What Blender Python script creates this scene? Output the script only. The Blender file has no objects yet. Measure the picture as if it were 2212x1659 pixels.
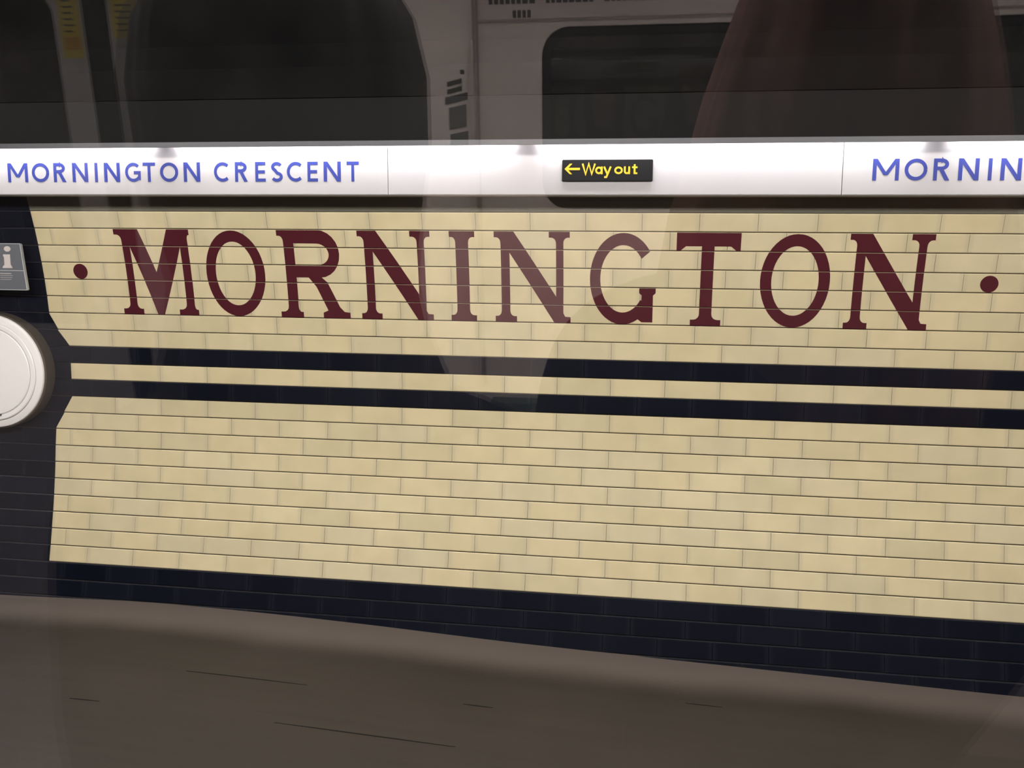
import bpy, bmesh, math, random
from mathutils import Vector, Matrix
from mathutils.geometry import tessellate_polygon
random.seed(7)
SC = bpy.context.scene
COL = SC.collection

# ------------------------------------------------------------------ camera
CAMZ = 1.70
cam_d = bpy.data.cameras.new('camera'); cam = bpy.data.objects.new('camera', cam_d); COL.objects.link(cam)
cam_d.sensor_width = 36.0; cam_d.lens = 36.0 * 2000.0 / 2212.0; cam_d.clip_start = 0.01; cam_d.clip_end = 60
RT = Vector((0.988607418, 0.150201671, 0.009738078)); DN = Vector((0.030439903, -0.136152101, -0.990220187)); FW = Vector((-0.147406867, 0.979235448, -0.139173101))
m = Matrix((RT, -DN, -FW)).transposed().to_4x4(); m.translation = (0, 0, CAMZ)
cam.matrix_world = m
SC.camera = cam

# ------------------------------------------------------------------ world, exposure
w = bpy.data.worlds.new('world'); SC.world = w; w.use_nodes = True
w.node_tree.nodes['Background'].inputs[0].default_value = (0.010, 0.010, 0.012, 1)
w.node_tree.nodes['Background'].inputs[1].default_value = 0.3
SC.view_settings.view_transform = 'Standard'; SC.view_settings.look = 'None'
SC.view_settings.gamma = 1.0; SC.view_settings.use_curve_mapping = False
SC.view_settings.exposure = 0.0
SC.cycles.max_bounces = 6; SC.cycles.diffuse_bounces = 3; SC.cycles.glossy_bounces = 3; SC.cycles.transmission_bounces = 4
SC.cycles.use_light_tree = False; SC.cycles.caustics_reflective = False; SC.cycles.caustics_refractive = False

TUBE_E = 62.0       # frieze fluorescent tubes
PLAT_E = 45.5       # unseen luminaires added over the platform edge
CAR_E = 19.0        # carriage ceiling lamps

# ------------------------------------------------------------------ materials
def mat(name, col, rough=0.5, metal=0.0, spec=0.5, coat=0.0):
    M = bpy.data.materials.new(name); M.use_nodes = True
    b = M.node_tree.nodes['Principled BSDF']
    b.inputs['Base Color'].default_value = (*col, 1); b.inputs['Roughness'].default_value = rough
    b.inputs['Metallic'].default_value = metal; b.inputs['Specular IOR Level'].default_value = spec
    b.inputs['Coat Weight'].default_value = coat
    return M

def nd(M, t, **kw):
    n = M.node_tree.nodes.new(t)
    for k, v in kw.items(): setattr(n, k, v)
    return n

def lk(M, a, b): M.node_tree.links.new(a, b)

def ramp(M, fac, stops, interp='LINEAR'):
    r = nd(M, 'ShaderNodeValToRGB'); r.color_ramp.interpolation = interp
    e = r.color_ramp.elements
    while len(e) < len(stops): e.new(0.5)
    for i, (p, c) in enumerate(stops): e[i].position = p; e[i].color = (*c, 1)
    lk(M, fac, r.inputs[0]); return r.outputs[0]

def math_n(M, op, a, b=None, c=None):
    n = nd(M, 'ShaderNodeMath', operation=op)
    for i, v in enumerate((a, b, c)):
        if v is None: continue
        if isinstance(v, (int, float)): n.inputs[i].default_value = v
        else: lk(M, v, n.inputs[i])
    return n.outputs[0]

def mixc(M, fac, a, b, typ='MIX'):
    n = nd(M, 'ShaderNodeMix', data_type='RGBA', blend_type=typ)
    for i, v in ((0, fac), (6, a), (7, b)):
        if isinstance(v, (int, float)): n.inputs[i].default_value = v
        elif isinstance(v, tuple): n.inputs[i].default_value = (*v, 1)
        else: lk(M, v, n.inputs[i])
    return n.outputs[2]

def noise(M, scale, detail=3, vec=None, rough=0.5):
    n = nd(M, 'ShaderNodeTexNoise'); n.inputs['Scale'].default_value = scale; n.inputs['Detail'].default_value = detail; n.inputs['Roughness'].default_value = rough
    if vec is not None: lk(M, vec, n.inputs['Vector'])
    return n.outputs[0]

def coords(M, which='Object', scale=None):
    t = nd(M, 'ShaderNodeTexCoord').outputs[which]
    if scale is None: return t
    mp = nd(M, 'ShaderNodeMapping'); mp.inputs['Scale'].default_value = scale; lk(M, t, mp.inputs[0]); return mp.outputs[0]

def glaze(name, stops, end_col, end_amt, rough=0.28, spec=0.4):
    """Glazed tile: tone drawn per tile, faint mottling, blur of the upright joints painted as greyer bands at both ends."""
    M = mat(name, (0.5, 0.5, 0.5), rough, spec=spec); b = M.node_tree.nodes['Principled BSDF']
    oi = nd(M, 'ShaderNodeObjectInfo')
    base = ramp(M, oi.outputs['Random'], stops)
    geo = nd(M, 'ShaderNodeNewGeometry')
    nz = noise(M, 9.0, 3, geo.outputs['Position'])
    base = mixc(M, 0.16, base, mixc(M, 1.0, base, ramp(M, nz, [(0.3, (0.55, 0.55, 0.5)), (0.7, (1.3, 1.3, 1.3))]), 'MULTIPLY'))
    sx = nd(M, 'ShaderNodeSeparateXYZ'); lk(M, coords(M, 'Generated'), sx.inputs[0])
    a = math_n(M, 'ABSOLUTE', math_n(M, 'SUBTRACT', sx.outputs[0], 0.5))
    mr = nd(M, 'ShaderNodeMapRange', interpolation_type='SMOOTHSTEP'); mr.inputs[1].default_value = 0.405; mr.inputs[2].default_value = 0.465
    lk(M, a, mr.inputs[0])
    col = mixc(M, math_n(M, 'MULTIPLY', mr.outputs[0], end_amt), base, end_col)  # end bands imitate smeared upright joints in the tile colour
    lk(M, col, b.inputs['Base Color'])
    return M

CREAM = glaze('cream_glaze', [(0.0, (0.555, 0.485, 0.32)), (0.3, (0.60, 0.51, 0.33)), (0.6, (0.62, 0.525, 0.345)), (0.8, (0.57, 0.50, 0.345)), (1.0, (0.635, 0.545, 0.36))], (0.44, 0.39, 0.285), 0.42)
NAVY = glaze('navy_glaze', [(0.0, (0.0030, 0.0042, 0.010)), (1.0, (0.0055, 0.0070, 0.014))], (0.012, 0.014, 0.021), 0.4, rough=0.35, spec=0.12)
GROUT = mat('grout', (0.030, 0.024, 0.018), 0.9, spec=0.1)
GROUT_L = mat('pale_grout', (0.040, 0.040, 0.046), 0.9, spec=0.1)
MAROON = mat('maroon_glaze', (0.068, 0.0105, 0.018), 0.28, spec=0.35)
STRIP = mat('strip_paint', (0.12, 0.112, 0.092), 0.6, spec=0.2)
def mottled(name, c1, c2, scale, rough, spec=0.3, sc=None, lo=0.35, hi=0.65):
    M = mat(name, c1, rough, spec=spec)
    geo = nd(M, 'ShaderNodeNewGeometry'); v = geo.outputs['Position']
    if sc:
        mp = nd(M, 'ShaderNodeMapping'); mp.inputs['Scale'].default_value = sc; lk(M, v, mp.inputs[0]); v = mp.outputs[0]
    lk(M, ramp(M, noise(M, scale, 5, v), [(lo, c1), (hi, c2)]), M.node_tree.nodes['Principled BSDF'].inputs['Base Color'])
    return M
SOOT = mottled('sooty_lining', (0.005, 0.005, 0.0055), (0.009, 0.0085, 0.0085), 3.0, 0.95, 0.05)
HOUSING = mottled('dark_housing', (0.0035, 0.0036, 0.004), (0.006, 0.006, 0.0065), 1.5, 0.7, 0.13)
BEAD = mat('grey_metal_bead', (0.07, 0.07, 0.085), 0.45, 0.2)
WHITE = mat('white_enamel', (0.80, 0.77, 0.79), 0.35, spec=0.4)
FRIEZE = mat('frieze_enamel', (0.34, 0.328, 0.345), 0.45, spec=0.2)
SEAM = mat('panel_seam', (0.42, 0.40, 0.42), 0.8)
BLUE = mat('blue_lettering', (0.020, 0.032, 0.19), 0.5, spec=0.2)
BLACKS = mat('black_sign', (0.005, 0.005, 0.006), 0.5, spec=0.12)
YELLOW = mat('yellow_lettering', (0.62, 0.36, 0.02), 0.5, spec=0.2)
def emis(name, col, e):
    M = bpy.data.materials.new(name); M.use_nodes = True; t = M.node_tree; t.nodes.remove(t.nodes['Principled BSDF'])
    n = t.nodes.new('ShaderNodeEmission'); n.inputs[0].default_value = (*col, 1); n.inputs[1].default_value = e
    t.links.new(n.outputs[0], t.nodes['Material Output'].inputs[0]); return M
TUBE = emis('fluorescent_tube', (1.0, 0.96, 0.96), TUBE_E)
LAMP = emis('added_diffuser', (1.0, 0.95, 0.87), PLAT_E)
CARLAMP = emis('carriage_diffuser', (1.0, 0.93, 0.88), CAR_E)

# platform floor: brown-grey asphalt, paler untrodden margin along the wall
FLOORM = mat('platform_asphalt', (0.06, 0.05, 0.045), 0.55, spec=0.25)
_b = FLOORM.node_tree.nodes['Principled BSDF']
_g = nd(FLOORM, 'ShaderNodeNewGeometry'); _s = nd(FLOORM, 'ShaderNodeSeparateXYZ'); lk(FLOORM, _g.outputs['Position'], _s.inputs[0])
_base = ramp(FLOORM, noise(FLOORM, 2.2, 5, _g.outputs['Position']), [(0.3, (0.027, 0.0215, 0.0175)), (0.7, (0.036, 0.029, 0.0245))])
_mp = nd(FLOORM, 'ShaderNodeMapping'); _mp.inputs['Scale'].default_value = (1.2, 26, 1); lk(FLOORM, _g.outputs['Position'], _mp.inputs[0])
_base = mixc(FLOORM, 0.25, _base, ramp(FLOORM, noise(FLOORM, 1.0, 4, _mp.outputs[0]), [(0.3, (0.023, 0.018, 0.015)), (0.7, (0.040, 0.033, 0.028))]))
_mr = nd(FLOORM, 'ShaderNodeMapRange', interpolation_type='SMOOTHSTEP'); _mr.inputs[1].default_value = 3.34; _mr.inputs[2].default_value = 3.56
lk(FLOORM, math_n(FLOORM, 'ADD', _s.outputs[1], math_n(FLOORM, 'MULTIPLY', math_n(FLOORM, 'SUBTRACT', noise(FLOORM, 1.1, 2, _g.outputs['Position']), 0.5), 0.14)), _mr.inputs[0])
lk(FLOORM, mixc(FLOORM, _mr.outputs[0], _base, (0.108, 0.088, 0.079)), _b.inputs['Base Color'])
_bp = nd(FLOORM, 'ShaderNodeBump'); _bp.inputs['Strength'].default_value = 0.25; _bp.inputs['Distance'].default_value = 0.002
lk(FLOORM, noise(FLOORM, 120, 3, _g.outputs['Position']), _bp.inputs['Height']); lk(FLOORM, _bp.outputs[0], _b.inputs['Normal'])
SCUFF = mat('dark_scuff', (0.012, 0.011, 0.010), 0.8, spec=0.1)

# carriage
CARWALL = mottled('carriage_panel', (0.74, 0.66, 0.63), (0.80, 0.72, 0.68), 2.0, 0.45, 0.3)
CARTRIM = mat('carriage_trim', (0.42, 0.37, 0.36), 0.5)
CARDOOR = mat('carriage_door', (0.30, 0.28, 0.29), 0.45)
RUBBER = mat('black_rubber', (0.010, 0.010, 0.011), 0.7, spec=0.15)
STICKER = mat('yellow_sticker', (0.40, 0.31, 0.035), 0.5)
STICKER_O = mat('orange_sticker', (0.34, 0.17, 0.02), 0.5)
PRINT = mat('dark_print', (0.05, 0.045, 0.04), 0.6)
NOTICE = mat('notice_grey', (0.11, 0.105, 0.10), 0.6)
POSTER = mottled('poster_paper', (0.66, 0.58, 0.58), (0.72, 0.63, 0.62), 3, 0.5)
SEATM = mottled('seat_moquette', (0.09, 0.12, 0.11), (0.13, 0.16, 0.14), 60, 0.95, 0.1)
CARFLOOR = mottled('carriage_floor', (0.10, 0.10, 0.11), (0.16, 0.15, 0.15), 40, 0.7)
SKIN = mat('skin', (0.48, 0.27, 0.20), 0.55); COATA = mottled('black_coat', (0.008, 0.008, 0.009), (0.014, 0.014, 0.015), 30, 0.9, 0.1)
COATB = mottled('dark_plum_coat', (0.012, 0.010, 0.011), (0.020, 0.016, 0.017), 30, 0.9, 0.1)
DENIM = mat('dark_trousers', (0.012, 0.014, 0.022), 0.9, spec=0.1); SHOE = mat('black_shoe', (0.008, 0.008, 0.008), 0.5)
HAIRA = mottled('black_hair', (0.012, 0.010, 0.010), (0.040, 0.033, 0.030), 30, 0.6, 0.15, (1, 1, 0.1))
HAIRB = mottled('auburn_hair', (0.075, 0.032, 0.026), (0.21, 0.095, 0.082), 26, 0.6, 0.15, (1, 1, 0.1))
EYEW = mat('eye_white', (0.7, 0.7, 0.68), 0.2); LIPS = mat('lips', (0.40, 0.14, 0.12), 0.5)

# train window glass: clear pane with plain surface reflection and a little greasy smearing in vertical streaks
def make_glass(name, smear):
    M = bpy.data.materials.new(name); M.use_nodes = True; t = M.node_tree; t.nodes.remove(t.nodes['Principled BSDF'])
    tr = nd(M, 'ShaderNodeBsdfTransparent'); tr.inputs[0].default_value = (0.985, 0.99, 0.985, 1)
    gl = nd(M, 'ShaderNodeBsdfGlossy'); gl.inputs['Roughness'].default_value = 0.0; gl.inputs[0].default_value = (1, 1, 1, 1)
    lw = nd(M, 'ShaderNodeLayerWeight'); lw.inputs[0].default_value = 0.5
    fac = math_n(M, 'ADD', math_n(M, 'MULTIPLY', math_n(M, 'POWER', lw.outputs['Facing'], 5.0), 0.9), 0.043)
    mx = nd(M, 'ShaderNodeMixShader'); lk(M, fac, mx.inputs[0]); lk(M, tr.outputs[0], mx.inputs[1]); lk(M, gl.outputs[0], mx.inputs[2])
    out = mx
    if smear:
        rf = nd(M, 'ShaderNodeBsdfRefraction'); rf.inputs['IOR'].default_value = 1.0001; rf.inputs['Roughness'].default_value = 0.2
        n1 = noise(M, 1.0, 2, coords(M, 'Object', (90, 90, 9)))
        f2 = ramp(M, n1, [(0.38, (0.003,) * 3), (0.70, (0.048,) * 3)])
        m2 = nd(M, 'ShaderNodeMixShader'); lk(M, f2, m2.inputs[0]); lk(M, mx.outputs[0], m2.inputs[1]); lk(M, rf.outputs[0], m2.inputs[2])
        out = m2
    lk(M, out.outputs[0], t.nodes['Material Output'].inputs[0]); return M
GLASS = make_glass('train_glass', False)

# ------------------------------------------------------------------ mesh helpers
def obj(name, me, M=None, parent=None, loc=None, rot=None):
    if M is not None and not me.materials: me.materials.append(M)
    o = bpy.data.objects.new(name, me); COL.objects.link(o)
    if parent is not None: o.parent = parent
    if loc is not None: o.location = loc
    if rot is not None: o.rotation_euler = rot
    return o

def mesh(name, vs, fs, smooth=False):
    me = bpy.data.meshes.new(name); me.from_pydata([tuple(v) for v in vs], [], fs)
    bm = bmesh.new(); bm.from_mesh(me); bmesh.ops.recalc_face_normals(bm, faces=bm.faces); bm.to_mesh(me); bm.free()
    if smooth:
        for p in me.polygons: p.use_smooth = True
    me.update(); return me

def boxes(name, bl, bevel=0.0):
    """bl: list of (x0,x1,y0,y1,z0,z1)"""
    bm = bmesh.new()
    for x0, x1, y0, y1, z0, z1 in bl:
        r = bmesh.ops.create_cube(bm, size=1.0)
        for v in r['verts']:
            v.co = Vector(((x0 + x1) / 2 + v.co.x * (x1 - x0), (y0 + y1) / 2 + v.co.y * (y1 - y0), (z0 + z1) / 2 + v.co.z * (z1 - z0)))
    if bevel: bmesh.ops.bevel(bm, geom=bm.edges[:], offset=bevel, segments=2, affect='EDGES', clamp_overlap=True)
    me = bpy.data.meshes.new(name); bm.to_mesh(me); bm.free(); return me

def extrude_profile(name, prof, x0, x1, closed=True, nx=1):
    """prof: list of (y,z), swept along X"""
    vs = []; fs = []; n = len(prof)
    for i in range(nx + 1):
        x = x0 + (x1 - x0) * i / nx
        vs += [(x, y, z) for y, z in prof]
    for i in range(nx):
        for j in range(n if closed else n - 1):
            a = i * n + j; b = i * n + (j + 1) % n
            fs.append((a, b, b + n, a + n))
    if closed: fs += [tuple(range(n))[::-1], tuple(nx * n + k for k in range(n))]
    return mesh(name, vs, fs)

def tri_overlap(t1, t2):
    """whether two triangles share area (edges that only touch do not count)"""
    for a, b in ((t1, t2), (t2, t1)):
        for i in range(3):
            ex, ey = a[(i + 1) % 3][0] - a[i][0], a[(i + 1) % 3][1] - a[i][1]; L = math.hypot(ex, ey)
            if L < 1e-9: return False
            nx, ny = -ey / L, ex / L
            pa = [q[0] * nx + q[1] * ny for q in a]; pb = [q[0] * nx + q[1] * ny for q in b]
            if min(max(pa), max(pb)) - max(min(pa), min(pb)) < 1e-4: return False
    return True
def layers(polys):
    """strokes of one letter that cross are set at slightly different heights so that no two faces coincide"""
    T = [[tuple(p[i] for i in t) for t in tessellate_polygon([[Vector((u, v, 0)) for u, v in p]])] for p in polys]; lev = []
    for i in range(len(polys)):
        used = {lev[j] for j in range(i) if any(tri_overlap(a, b) for a in T[i] for b in T[j])}
        k = 0
        while k in used: k += 1
        lev.append(k)
    return lev

def flat_shape(name, polys, front, depth):
    """polys: list of 2-D polygons; front(u,v)->Vector on the face, depth: Vector pushed back to give thickness"""
    bm = bmesh.new()
    for poly, lv in zip(polys, layers(polys)):
        tris = tessellate_polygon([[Vector((u, v, 0)) for u, v in poly]])
        vv = [bm.verts.new(front(u, v) - depth.normalized() * 0.00006 * lv) for u, v in poly]
        for t in tris:
            try: bm.faces.new([vv[i] for i in t])
            except ValueError: pass
    bmesh.ops.remove_doubles(bm, verts=bm.verts, dist=1e-5)
    return close_back(bm, name, lambda co: co + depth)

def close_back(bm, name, back):
    bnd = [e for e in bm.edges if len(e.link_faces) == 1]
    mp = {}
    for e in bnd:
        for v in e.verts:
            if v not in mp: mp[v] = bm.verts.new(back(v.co))
    for e in bnd:
        a, b = e.verts
        try: bm.faces.new((a, b, mp[b], mp[a]))
        except ValueError: pass
    bmesh.ops.recalc_face_normals(bm, faces=bm.faces)
    me = bpy.data.meshes.new(name); bm.to_mesh(me); bm.free(); return me

def empty(name, loc=(0, 0, 0)):
    o = bpy.data.objects.new(name, None); COL.objects.link(o); o.location = loc; o.empty_display_size = 0.1; return o
def tag(o, label=None, cat=None, group=None, kind=None):
    if label: o['label'] = label
    if cat: o['category'] = cat
    if group: o['group'] = group
    if kind: o['kind'] = kind
    return o

# ------------------------------------------------------------------ wall profile (rows of tile, top to bottom; row 0 = top of the cream tiling)
PR = [(3.5582, 2.2817), (3.5963, 2.2157), (3.6314, 2.1481), (3.6637, 2.0791), (3.6932, 2.0088), (3.7198, 1.9374), (3.7436, 1.865), (3.7647, 1.7918), (3.7832, 1.7179), (3.799, 1.6433), (3.8122, 1.5683), (3.823, 1.4929), (3.8313, 1.4171), (3.8373, 1.3412), (3.8411, 1.2651), (3.8427, 1.1889), (3.8423, 1.1127), (3.8398, 1.0365), (3.8355, 0.9605), (3.8293, 0.8845), (3.8214, 0.8087), (3.8119, 0.7331), (3.8009, 0.6577), (3.7884, 0.5826), (3.7745, 0.5076), (3.7594, 0.4329), (3.7431, 0.3585), (3.7257, 0.2843), (3.7074, 0.2104), (3.6881, 0.1367), (3.668, 0.0632), (3.6471, -0.0101), (3.6256, -0.0832)]
def P(k): return PR[k + 6]
def facet(k):
    (y0, z0), (y1, z1) = P(k), P(k + 1)
    uy, uz = y0 - y1, z0 - z1; L = math.hypot(uy, uz); uy /= L; uz /= L
    return (y0, z0), (y1, z1), (uy, uz), (-uz, uy), L
def wall_pt(x, v, off=0.0):
    k = int(math.floor(v + 1e-9)); k = max(-6, min(25, k)); f = v - k
    (y0, z0), (y1, z1), u, n, L = facet(k)
    return Vector((x, y0 + (y1 - y0) * f + n[0] * off, z0 + (z1 - z0) * f + n[1] * off))

TL = 0.2238; GH = 0.0018; GV = 0.0002; BH = 0.0030; BV = 0.0010; TH = 0.011
XL, XR = -3.75, 2.55
def tile_mesh(xa, xb, xc, xd, L, bd=0.0022):
    e = 0.0006
    """corners in local coords: top-left xa, top-right xb, bottom-left xc, bottom-right xd"""
    t = L / 2 - GH; bz = t - BH
    o = [(xa, t), (xb, t), (xd, -t), (xc, -t)]
    i = [(xa + BV, bz), (xb - BV, bz), (xd - BV, -bz), (xc + BV, -bz)]
    vs = [(x, 0, z) for x, z in i] + [(x, bd, z) for x, z in o] + [(x, TH, z) for x, z in o]
    fs = [(0, 1, 2, 3)]
    for j in range(4):
        q = (j + 1) % 4
        fs += [(j, 4 + j, 4 + q, q), (4 + j, 8 + j, 8 + q, 4 + q)]
    return mesh('tile', vs, fs)
SHARED = {}
def place_tile(parent, k, x0t, x0b, x1t, x1b, M):
    (y0, z0), (y1, z1), u, n, L = facet(k)
    cx = (x0t + x0b + x1t + x1b) / 4; cy = (y0 + y1) / 2; cz = (z0 + z1) / 2
    g = GV
    c = [x0t - cx + g, x1t - cx - g, x0b - cx + g, x1b - cx - g]
    key = (M.name,) + tuple(round(q, 4) for q in c)
    if key not in SHARED: 
        SHARED[key] = tile_mesh(c[0], c[1], c[2], c[3], 0.0762); SHARED[key].materials.append(M)
    ang = math.atan2(-u[0], u[1])
    j = random.gauss(0, 0.0012)
    o = obj('tile', SHARED[key], None, parent, (cx, cy + random.uniform(-0.0005, 0.0005), cz), (ang + j, 0, random.gauss(0, 0.0008)))
    return o
def joints(k): return -0.163 if k % 2 else -0.0505
def tile_row(parent, k, xl, xr, M):
    """xl, xr: (top, bottom) x of the row's two ends"""
    j0 = joints(k); lo = max(xl); hi = min(xr)
    n = math.ceil((lo + 0.04 - j0) / TL); cuts = []
    while j0 + n * TL < hi - 0.03: cuts.append(j0 + n * TL); n += 1
    ends = [xl] + [(c, c) for c in cuts] + [xr]
    for a, b in zip(ends[:-1], ends[1:]): place_tile(parent, k, a[0], a[1], b[0], b[1], M)

def edge_x(v):
    """right edge of the navy column: swells out around the round drum"""
    if v <= 6.3: return -2.698
    if v < 8.0: return -2.698 + (v - 6.3) / 1.7 * 0.084
    if v <= 11.0: return -2.614
    if v < 13.05: return -2.614 - (v - 11.0) / 2.05 * 0.084
    return -2.698

def backing(name, k0, k1, xa, xb, M, label):
    prof = []
    for k in range(k0, k1 + 1):
        f = facet(min(k, k1 - 1)); n = f[3]
        prof.append((P(k)[0] - n[0] * 0.0055, P(k)[1] - n[1] * 0.0055))
    back = [(y + 0.12, z) for y, z in prof][::-1]
    o = obj(name, extrude_profile(name, prof + back, xa, xb), M)
    return tag(o, label, None, None, 'structure')

wall_upper = backing('wall_upper', 0, 8, -2.70, XR, GROUT, 'cream tiled upper wall carrying the large maroon station lettering')
trim_a = backing('trim_1', 8, 9, -2.63, XR, GROUT_L, 'upper of the two thin navy tile stripes on the cream wall')
wall_mid = backing('wall_middle', 9, 10, -2.63, XR, GROUT, 'single row of cream tiles between the two navy stripes')
trim_b = backing('trim_2', 10, 11, -2.63, XR, GROUT_L, 'lower of the two thin navy tile stripes on the cream wall')
wall_low = backing('wall_lower', 11, 21, -2.70, XR, GROUT, 'cream tiled wall below the navy stripes')
dado = backing('baseboard_platform', 21, 26, XL, XR, GROUT_L, 'navy tiled base of the platform wall above the floor')
column = backing('wall_left', -1, 21, XL, -2.70, GROUT_L, 'navy tiled column at the left behind the round white drum')
for k in range(0, 8): tile_row(wall_upper, k, (edge_x(k), edge_x(k + 1)) if k != 6 else (-2.698, edge_x(7)), (XR, XR), CREAM)
for k in range(11, 21): tile_row(wall_low, k, (edge_x(k), edge_x(k + 1)), (XR, XR), CREAM)
tile_row(wall_mid, 9, (edge_x(9), edge_x(10)), (XR, XR), CREAM)
tile_row(trim_a, 8, (edge_x(8), edge_x(9)), (XR, XR), NAVY)
tile_row(trim_b, 10, (edge_x(10), edge_x(11)), (XR, XR), NAVY)
for k in range(21, 26): tile_row(dado, k, (XL, XL), (XR, XR), NAVY)
for k in range(-1, 21):
    xr = (edge_x(k), edge_x(k + 1)) if k != 6 else (-2.698, edge_x(7))
    tile_row(column, k, (XL, XL), xr, NAVY)
tile_o = backing('trim_3', -1, 0, -2.70, XR, STRIP, 'dull grey painted strip between the white frieze and the cream tiles')
tile_o.location.y = -0.004

# ------------------------------------------------------------------ maroon letters fired into the tiling
def clip_poly(poly, axis_val, keep_below):
    out = []
    for i in range(len(poly)):
        a, b = poly[i], poly[(i + 1) % len(poly)]
        ia = (a[1] <= axis_val) if keep_below else (a[1] >= axis_val)
        ib = (b[1] <= axis_val) if keep_below else (b[1] >= axis_val)
        if ia: out.append(a)
        if ia != ib:
            t = (axis_val - a[1]) / (b[1] - a[1]); out.append((a[0] + (b[0] - a[0]) * t, axis_val))
    return out
OFF = 0.0009
def wall_shape(name, polys, M, parent, label):
    bm = bmesh.new(); g = 0.0019 / 0.0762; backs = {}
    for poly, lv in zip(polys, layers(polys)):
        for t in tessellate_polygon([[Vector((x, v, 0)) for x, v in poly]]):
            tri = [poly[i] for i in t]
            for k in range(0, 9):
                c = clip_poly(clip_poly(tri, k + g, False), k + 1 - g, True)
                if len(c) < 3: continue
                vv = [bm.verts.new(wall_pt(x, min(max(v, k + g), k + 1 - g), OFF + 0.00008 * lv)) for x, v in c]
                try: bm.faces.new(vv)
                except ValueError: pass
    bmesh.ops.remove_doubles(bm, verts=bm.verts, dist=2e-5)
    bmesh.ops.dissolve_degenerate(bm, edges=bm.edges, dist=1e-6)
    me = close_back(bm, name, lambda co: co + Vector((0, 0.0045, 0)))
    o = obj(name, me, M, parent); o['label'] = label
    return o
def ring(cx, cv, rx, rv, ix, iv, a0=0.0, a1=360.0, n=48):
    out = []
    for i in range(n):
        p = math.radians(a0 + (a1 - a0) * i / n); q = math.radians(a0 + (a1 - a0) * (i + 1) / n)
        out.append([(cx + rx * math.cos(p), cv + rv * math.sin(p)), (cx + rx * math.cos(q), cv + rv * math.sin(q)), (cx + ix * math.cos(q), cv + iv * math.sin(q)), (cx + ix * math.cos(p), cv + iv * math.sin(p))])
    return out
V0, V1 = 1.0, 6.0
def stem(xa, xb, top=None, bot=None, v0=V0, v1=V1):
    """vertical stroke xa..xb with bracketed slab serifs reaching to top=(l,r), bot=(l,r)"""
    pts_l, pts_r = [], []
    st, br = 0.34, 0.30
    if top:
        l, r = top; pts_l += [(l, v0), (l, v0 + st)]; pts_r += [(r, v0), (r, v0 + st)]
        for i in range(0, 5):
            a = math.pi / 2 * i / 4
            pts_l.append((l + (xa - l) * (0.35 + 0.65 * math.sin(a)), v0 + st + br * (1 - math.cos(a)))); pts_r.append((r + (xb - r) * (0.35 + 0.65 * math.sin(a)), v0 + st + br * (1 - math.cos(a))))
    else: pts_l.append((xa, v0)); pts_r.append((xb, v0))
    if bot:
        l, r = bot
        for i in range(4, -1, -1):
            a = math.pi / 2 * i / 4
            pts_l.append((l + (xa - l) * (0.35 + 0.65 * math.sin(a)), v1 - st - br * (1 - math.cos(a)))); pts_r.append((r + (xb - r) * (0.35 + 0.65 * math.sin(a)), v1 - st - br * (1 - math.cos(a))))
        pts_l += [(l, v1 - st), (l, v1)]; pts_r += [(r, v1 - st), (r, v1)]
    else: pts_l.append((xa, v1)); pts_r.append((xb, v1))
    return pts_l + pts_r[::-1]

def L_M():
    return [stem(-2.295, -2.261, (-2.326, -2.262), (-2.328, -2.233)), stem(-2.027, -1.990, (-2.028, -1.978), (-2.063, -1.973)),
            [(-2.296, 1.0), (-2.213, 1.0), (-2.151, 3.55), (-2.150, 6.0), (-2.166, 6.0), (-2.262, 2.0)],
            [(-2.077, 1.0), (-2.0, 1.0), (-2.026, 2.0), (-2.136, 6.0), (-2.166, 6.0), (-2.152, 3.5)]]
def L_O(cx): return ring(cx, 3.52, 0.1335, 2.46, 0.0905, 1.83)
def L_R():
    bowl = [(-1.54, 1.0), (-1.41, 1.0)]
    for i in range(13):
        a = math.radians(-90 + 180 * i / 12); bowl.append((-1.405 + 0.092 * math.cos(a), 2.345 + 1.345 * math.sin(a)))
    bowl += [(-1.54, 3.69), (-1.54, 2.98)]
    for i in range(12, -1, -1):
        a = math.radians(-90 + 180 * i / 12); bowl.append((-1.412 + 0.053 * math.cos(a), 2.37 + 0.61 * math.sin(a)))
    bowl.append((-1.54, 1.76))
    return [stem(-1.556, -1.511, (-1.582, -1.511), (-1.591, -1.490)), bowl,
            [(-1.462, 3.6), (-1.405, 3.6), (-1.375, 3.95), (-1.325, 5.35), (-1.305, 5.62), (-1.280, 5.66), (-1.280, 6.0), (-1.400, 6.0), (-1.400, 5.68), (-1.378, 5.55), (-1.425, 4.2)]]
def L_N(d):
    s = lambda pts: [(x + d, v) for x, v in pts]
    return [s(stem(-1.202, -1.166, (-1.229, -1.166), (-1.228, -1.138))), s(stem(-0.974, -0.944, (-1.003, -0.918), None, V0, 5.5)),
            s([(-1.204, 1.0), (-1.149, 1.0), (-0.974, 4.55), (-0.944, 4.7), (-0.944, 5.45), (-0.936, 5.64), (-0.914, 5.66), (-0.914, 6.0), (-0.980, 6.0), (-1.167, 2.15), (-1.19, 2.0)])]
def L_I(): return [stem(-0.811, -0.757, (-0.836, -0.730), (-0.837, -0.728))]
def L_G():
    return ring(-0.122, 3.53, 0.1335, 2.47, 0.0915, 1.82, -322.0, -37.0, 44) + [[(-0.055, 3.97), (0.011, 3.97), (0.011, 4.28), (0.001, 4.4), (0.001, 5.86), (-0.043, 5.86), (-0.075, 5.55), (-0.047, 5.0), (-0.045, 4.4), (-0.055, 4.28)]]
def L_T():
    return [[(0.088, 1.0), (0.337, 1.0), (0.337, 1.98), (0.322, 1.98), (0.300, 1.74), (0.125, 1.74), (0.103, 1.98), (0.088, 1.98)], stem(0.187, 0.236, None, (0.152, 0.273), 1.7, V1)]
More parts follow.
